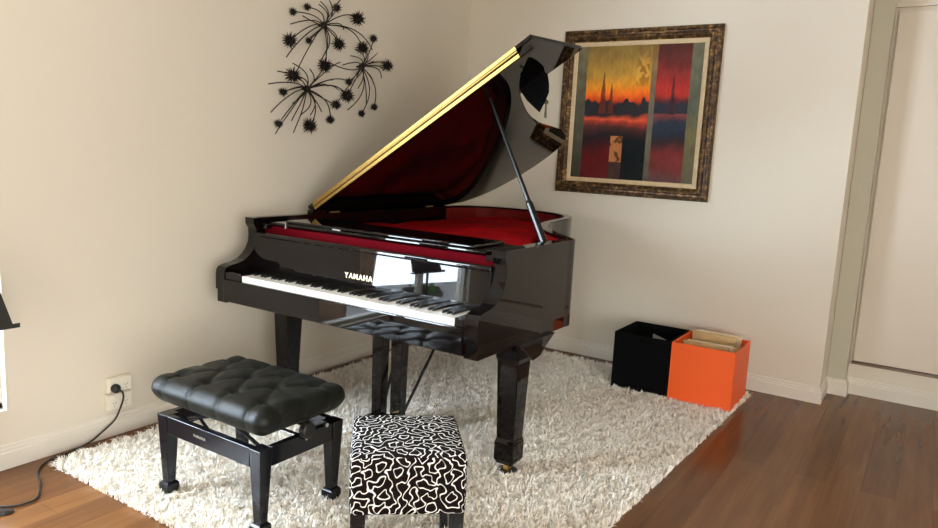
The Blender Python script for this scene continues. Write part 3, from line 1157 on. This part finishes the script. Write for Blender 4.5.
def canvas():
    x0, x1, z0, z1 = fx0 + .105, fx1 - .105, fz0 + .105, fz1 - .105
    n = 300
    u, v = np.meshgrid(np.linspace(0, 1, n + 1), np.linspace(0, 1, n + 1), indexing='ij')
    u, v = u.ravel(), v.ravel()      # v downwards
    r = np.random.default_rng(5)

    def noise(fx, fy, seed, k=20):
        q = np.random.default_rng(seed)
        s = np.zeros_like(u)
        for _ in range(k):
            s += np.sin(q.normal(0, fx) * u + q.normal(0, fy) * v + q.uniform(0, 6.28))
        return s / math.sqrt(k / 2)

    def ramp(t, stops):
        xs = [s[0] for s in stops]
        return np.stack([np.interp(t, xs, [srgb(*s[1])[c] for s in stops]) for c in range(3)], 1)
    n1, n2 = noise(18, 18, 1), noise(60, 60, 2)
    vv = v + .012 * n1
    left = ramp(vv, [(0, (128, 104, 54)), (.08, (140, 112, 56)), (.20, (176, 134, 56)), (.29, (214, 142, 40)), (.35, (226, 108, 26)), (.40, (200, 66, 22)),
                     (.43, (110, 44, 28)), (.46, (44, 36, 38)), (.50, (38, 34, 40)), (.515, (150, 62, 40)), (.53, (200, 80, 50)), (.55, (150, 52, 38)), (.60, (78, 40, 36)), (.67, (32, 28, 32)),
                     (.74, (62, 26, 28)), (.82, (96, 22, 26)), (1, (88, 26, 28))])
    dark = ramp(vv, [(.62, (56, 36, 36)), (.70, (18, 22, 26)), (.85, (12, 20, 24)), (1, (24, 24, 26))])
    right = ramp(vv, [(0, (70, 34, 30)), (.10, (92, 42, 38)), (.2, (122, 44, 40)), (.30, (165, 46, 40)), (.36, (170, 48, 40)), (.40, (90, 38, 40)), (.44, (44, 42, 52)), (.50, (46, 48, 60)),
                      (.52, (120, 62, 62)), (.54, (110, 56, 58)), (.58, (44, 52, 66)), (.65, (36, 44, 58)), (.70, (50, 36, 38)), (.78, (112, 44, 42)), (.9, (110, 48, 46)), (1, (88, 62, 62))])
    edge = ramp(vv, [(0, (100, 98, 78)), (.5, (84, 88, 74)), (.65, (104, 98, 66)), (1, (88, 82, 66))])
    edgeL = ramp(vv, [(0, (110, 104, 78)), (.4, (86, 84, 68)), (1, (60, 60, 50))])
    col = left.copy()
    k = (u > .41) & (v > .66)
    w_ = np.clip((u - .39) / .04, 0, 1)[:, None] * np.clip((v - .62) / .08, 0, 1)[:, None]
    col = col * (1 - w_) + dark * w_
    # skyline: trees and spires
    tree = .415 + .018 * np.sin(40 * u) + .012 * np.sin(95 * u + 1) + .006 * n2
    k = (v > tree) & (v < .50) & (u < .66)
    col[k] = np.array(srgb(40, 38, 42)[:3])

    def spire(cx, top, wd, c):
        hgt = .50 - top
        half = wd * np.clip((v - top) / hgt, 0, 1) ** .8
        kk = (np.abs(u - cx + .0008 * n2) < half) & (v > top) & (v < .505)
        col[kk] = col[kk] * .15 + np.array(srgb(*c)[:3]) * .85
    bar = (u > .60) & (u < .665)
    tp = ramp(vv, [(0, (120, 88, 42)), (.15, (124, 100, 66)), (.5, (96, 92, 80)), (.7, (104, 100, 84)), (1, (86, 80, 66))])
    gold_col = np.where((n2 > .2)[:, None], np.array(srgb(214, 160, 70)[:3]), np.array(srgb(140, 88, 30)[:3]))
    g1 = (u > .50) & (u < .60) & (v < .30) & (v > .0)
    gA = np.clip((v - .04) / .12, 0, 1)[:, None] * np.clip((.30 - v) / .05, 0, 1)[:, None]
    mix = .55 * gold_col * gA + (1 - .55 * gA) * col * .85
    col = np.where(g1[:, None], mix, col)
    spire(.235, .19, .030, (96, 40, 26))
    spire(.305, .27, .024, (92, 38, 26))
    R_ = u > .655
    col[R_] = right[R_]
    tr2 = .425 + .010 * np.sin(70 * u)
    k = (v > tr2) & (v < .50) & R_
    col[k] = np.array(srgb(44, 46, 56)[:3])
    spire(.795, .20, .022, (62, 34, 38))
    # the gold block low in the main panel
    g2 = (u > .325) & (u < .425) & (v > .67) & (v < .87)
    gr = (n2 + .3 * n1 + .4 * ((v > .69) & (v < .84)) > .0) & g2
    col[g2] = np.array(srgb(96, 60, 34)[:3])
    col[gr] = np.array(srgb(170, 112, 66)[:3])
    g3 = (u > .325) & (u < .425) & (v >= .87)
    col[g3] = np.array(srgb(66, 48, 44)[:3])
    thin = (u > .615) & (u < .660)
    col[thin] = tp[thin]
    eR = u > .915
    col[eR] = edge[eR]
    eL = u < .085
    col[eL] = edgeL[eL]
    col *= (1 + .06 * n2 + .05 * noise(200, 40, 3))[:, None]
    col = np.clip(col, .002, 1) * 1.15
    V = np.stack([x0 + u * (x1 - x0), np.full_like(u, YB - .018), z1 - v * (z1 - z0)], 1) - np.array([*PA.location])
    i = (np.arange(n)[:, None] * (n + 1) + np.arange(n)[None, :]).ravel()
    Fq = np.stack([i, i + 1, i + n + 2, i + n + 1], 1)
    nb = len(V)
    V = V.tolist()
    Fq = Fq.tolist()
    # stretcher behind the painted face gives the canvas its thickness
    for x in (x0, x1):
        for z in (z0, z1):
            V.append([x - PA.location.x, YB - .006 - PA.location.y, z - PA.location.z])
    Fq += [[nb, nb + 2, nb + 3, nb + 1], [0, nb + 1, nb + 3, n * (n + 1)], [n, (n + 1) ** 2 - 1, nb + 2, nb], [0, n, nb, nb + 1], [n * (n + 1), nb + 3, nb + 2, (n + 1) ** 2 - 1]]
    me = bpy.data.meshes.new('canvas')
    me.from_pydata(V, [], Fq)
    me.update()
    ca = me.color_attributes.new('paint', 'FLOAT_COLOR', 'POINT')
    c4 = np.concatenate([np.concatenate([col, np.ones((len(col), 1))], 1), np.full((4, 4), .5)])
    ca.data.foreach_set('color', c4.astype(np.float32).ravel())
    me.materials.append(M['canvas'])
    o = bpy.data.objects.new('canvas', me)
    COL.objects.link(o)
    o.parent = PA


canvas()

# ------------------------------------------------------------------ starburst wall sculpture on the left wall
WS = empty('wall_sculpture', (XL, 3.05, 1.75), 'dark metal starburst wall sculpture with spiky balls, on the left wall', 'wall art')
SX = XL + .055
hubs = [(3.032, 2.013), (3.354, 1.83), (2.912, 1.655)]
balls = [(2.788, 2.041, .024), (2.889, 2.084, .023), (2.769, 1.891, .042), (2.905, 1.912, .022), (3.032, 1.794, .042), (3.115, 2.122, .028),
         (3.293, 2.094, .044), (3.139, 1.929, .040), (3.435, 2.003, .027), (3.34, 1.936, .041), (3.574, 1.862, .040), (2.795, 1.716, .043),
         (2.726, 1.621, .026), (2.697, 1.455, .026), (2.923, 1.458, .044), (3.082, 1.5, .029), (3.126, 1.588, .032), (3.23, 1.727, .026),
         (3.218, 1.646, .044), (3.347, 1.553, .025), (3.46, 1.601, .025)]
tips = {0: [(2.785, 1.978), (2.759, 1.805), (3.16, 2.172), (3.002, 2.136), (2.839, 1.748), (3.447, 1.938), (3.003, 1.811)],
        1: [(3.494, 1.927), (3.539, 1.783), (3.239, 1.566), (3.073, 1.82), (3.188, 1.817), (3.406, 1.614), (3.556, 1.833)],
        2: [(2.638, 1.654), (2.656, 1.51), (2.8, 1.475), (2.865, 1.512), (2.815, 1.412), (2.688, 1.401), (3.108, 1.724), (3.159, 1.674), (2.698, 1.726), (3.171, 1.832)]}
links = {0: [0, 1, 2, 3, 4, 5, 6, 7, 9], 1: [8, 9, 10, 17, 18, 19, 20, 16], 2: [11, 12, 13, 14, 15, 16, 17, 18, 4]}
for y, z, r in balls:
    m = MB()
    m.sphere((SX, y, z), r * .32, 8, 6)
    r *= 1.12
    ns = 38
    for k in range(ns):
        zz = 1 - 2 * (k + .5) / ns
        a = k * 2.39996
        rr = math.sqrt(1 - zz * zz)
        d = Vector((rr * math.cos(a), rr * math.sin(a), zz))
        L_ = r * random.uniform(.85, 1.1)
        if d.x < 0:
            L_ = min(L_, .05 / max(-d.x, .01))
        c0 = Vector((SX, y, z))
        m.tube([c0 + d * r * .3, c0 + d * L_], [r * .125, r * .015], 4)
    m.build('spiky_ball', M['rust'], WS)
for h_, (hy, hz) in enumerate(hubs):
    MB().sphere((SX - .015, hy, hz), .020, 12, 8).build('hub', M['rust'], WS)
    ends = [(balls[i][0], balls[i][1], True) for i in links[h_]] + [(a, b, False) for a, b in tips[h_]]
    for k in range(7):
        a_ = 6.283 * (k + random.random() * .7) / 7
        l_ = random.uniform(.10, .17)
        ends.append((hy + l_ * math.cos(a_), hz + l_ * math.sin(a_), False))
    for ey, ez, isb in ends:
        dy, dz = ey - hy, ez - hz
        L_ = math.hypot(dy, dz)
        bend = L_ * random.uniform(.10, .22) * (1 if dy > 0 else -1) * (1 if random.random() < .8 else -1)
        # most stems arch upwards first and then droop outwards
        c1_ = (hy + dy * .35 + dz * 0 - abs(bend) * 0, hz + dz * .35 + abs(bend))
        pts = []
        for k in range(13):
            t_ = k / 12
            y_ = (1 - t_) ** 2 * hy + 2 * t_ * (1 - t_) * (hy + dy * .5 - dz * bend / L_ * 1.2) + t_ ** 2 * ey
            z_ = (1 - t_) ** 2 * hz + 2 * t_ * (1 - t_) * (hz + dz * .5 + dy * bend / L_ * 1.2) + t_ ** 2 * ez
            x_ = SX - .015 + .035 * math.sin(math.pi * t_) + (.015 * t_ if isb else 0)
            pts.append((x_, y_, z_))
        MB().tube(pts, .0031, 5).build('stem', M['rust'], WS)
    MB().tube([(XL + .001, hy, hz), (SX - .02, hy, hz)], .006, 6).build('wall_stud', M['rust'], WS)

# ------------------------------------------------------------------ power points, plug and cable, music stand
def outlet(y0, y1, z0, z1, label):
    X = XL
    e = empty('power_outlet', (X, (y0 + y1) / 2, (z0 + z1) / 2), label, 'power outlet')
    MB().box(X + .0005, X + .022, y0, y1, z0, z1).build('mounting_box', M['plate'], e, bevel=.003)
    MB().box(X + .022, X + .030, y0 + .002, y1 - .002, z0 + .003, z1 - .003).build('face_plate', M['plate'], e, bevel=.002)
    w_ = y1 - y0
    for k in (.28, .74):
        cy, cz = y0 + w_ * k, (z0 + z1) / 2 - .010
        m = MB()
        for dy, dz, a in ((-.006, .005, 35), (.006, .005, -35), (0, -.010, 0)):
            m.box(-.0005, .0006, -.0009, .0009, -.0035, .0035, rot=Matrix.Rotation(math.radians(a), 3, 'X'), org=(X + .0302, cy + dy, cz + dz))
        m.build('pin_socket', M['plastic'], e)
        MB().box(X + .030, X + .0335, cy - .004, cy + .004, z1 - .026, z1 - .013).build('switch', M['plate'], e, bevel=.001)
    return e


outlet(1.744, 1.853, .205, .276, 'cream double power outlet with the black plug in it, the upper of the two')
outlet(1.735, 1.853, .126, .201, 'cream double power outlet with empty sockets, the lower of the two above the baseboard')
PL = empty('power_cable', (-2.99, 1.789, .23), 'black power plug and its cable trailing from the wall outlet across the floor', 'cable')
MB().tube([(XL + .0310, 1.768, .230), (XL + .038, 1.768, .230), (XL + .052, 1.768, .230), (XL + .060, 1.770, .230)], [.019, .021, .020, .011], 16).build('plug', M['plastic'], PL, smooth=True)
cp = [(XL + .055, 1.771, .229), (XL + .068, 1.784, .214), (XL + .066, 1.787, .180), (XL + .055, 1.775, .130), (XL + .045, 1.755, .085), (XL + .040, 1.700, .045),
      (XL + .045, 1.640, .018), (XL + .052, 1.560, .006), (-2.955, 1.440, .006), (-2.885, 1.372, .006), (-2.790, 1.335, .006), (-2.725, 1.300, .006),
      (-2.672, 1.262, .006), (-2.662, 1.215, .006), (-2.690, 1.165, .006), (-2.76, 1.11, .010)]
MB().tube(curve_pts(cp, 6), .0042, 8).build('cord', M['plastic'], PL, smooth=True)
MS = empty('music_stand', (-2.74, .98, 0), 'black music stand at the left edge, in front of the window', 'music stand')
sx, sy = -2.75, .985
m = MB()
for az in (58, 178, 298):
    dx, dy = math.cos(math.radians(az)), math.sin(math.radians(az))
    fo = MB()
    fo.loft([[(sx - dy * w_ + dx * r_, sy + dx * w_ + dy * r_, 0.002), (sx + dy * w_ + dx * r_, sy - dx * w_ + dy * r_, 0.002),
              (sx + dy * w_ * .6 + dx * r_, sy - dx * w_ * .6 + dy * r_, z_), (sx - dy * w_ * .6 + dx * r_, sy + dx * w_ * .6 + dy * r_, z_)]
             for r_, w_, z_ in ((0, .018, .045), (.10, .022, .026), (.19, .020, .014), (.215, .008, .010))])
    fo.build('foot', M['plastic'], MS, bevel=.002)
MB().lathe(sx, sy, [(.013, .02), (.013, .45), (.016, .45), (.016, .48), (.009, .485), (.009, .78)], 14).build('pole', M['plastic'], MS)
DK = MB()
dn = Vector((-.34, 0, 1)).normalized()
def dk(y, t_, d):
    return (-2.70 - .34 * t_ + d, y, .672 + t_ * .94)
y1_, y0_ = (1.222, .90)
DK.loft([[dk(y0_, 0, 0), dk(y1_, 0, 0), dk(y1_, 0, .004), dk(y0_, 0, .004)],
         [dk(y0_ + .045, .30, 0), dk(y1_ - .045, .30, 0), dk(y1_ - .045, .30, .004), dk(y0_ + .045, .30, .004)],
         [dk(y0_ + .065, .33, 0), dk(y1_ - .065, .33, 0), dk(y1_ - .065, .33, .004), dk(y0_ + .065, .33, .004)]])
dko = DK.build('desk', M['stand_black'], MS, bevel=.001)
MB().box(-2.702, -2.672, y0_ - .004, y1_ + .012, .664, .670).box(-2.675, -2.672, y0_ - .004, y1_ + .012, .670, .680).build('ledge', M['stand_black'], dko)
MB().box(-2.755, -2.715, sy - .03, sy + .03, .72, .80).build('tilt_bracket', M['plastic'], MS, bevel=.003)

# potted shrub on the terrace, seen mirrored in the fallboard
SH = empty('potted_shrub', (-3.75, -.35, -.06), 'leafy green potted shrub outside the left window', 'plant')
MB().lathe(-3.75, -.35, [(.14, -.058), (.19, .30), (.17, .30), (.16, .27)], 20).build('pot', M['soil'], SH)
m = MB()
for k in range(420):
    a, b = random.uniform(0, 6.28), random.uniform(-1, 1)
    rr = .30 * random.random() ** .4
    c = Vector((-3.75 + rr * math.cos(a) * math.sqrt(1 - b * b), -.35 + rr * math.sin(a) * math.sqrt(1 - b * b), .62 + rr * b * 1.2))
    d = Vector((random.gauss(0, 1), random.gauss(0, 1), random.gauss(0, 1))).normalized()
    e = d.cross(Vector((0, 0, 1))).normalized()
    m.add([c - d * .05, c + e * .018 + Vector((0, 0, .006)), c + d * .05, c - e * .018 + Vector((0, 0, .006))], [(0, 1, 2, 3)])
m.build('foliage', M['leaf'], SH, recalc=False)
MB().tube([(-3.75, -.35, .25), (-3.74, -.34, .7)], .015, 8).build('trunk', M['rust'], SH)
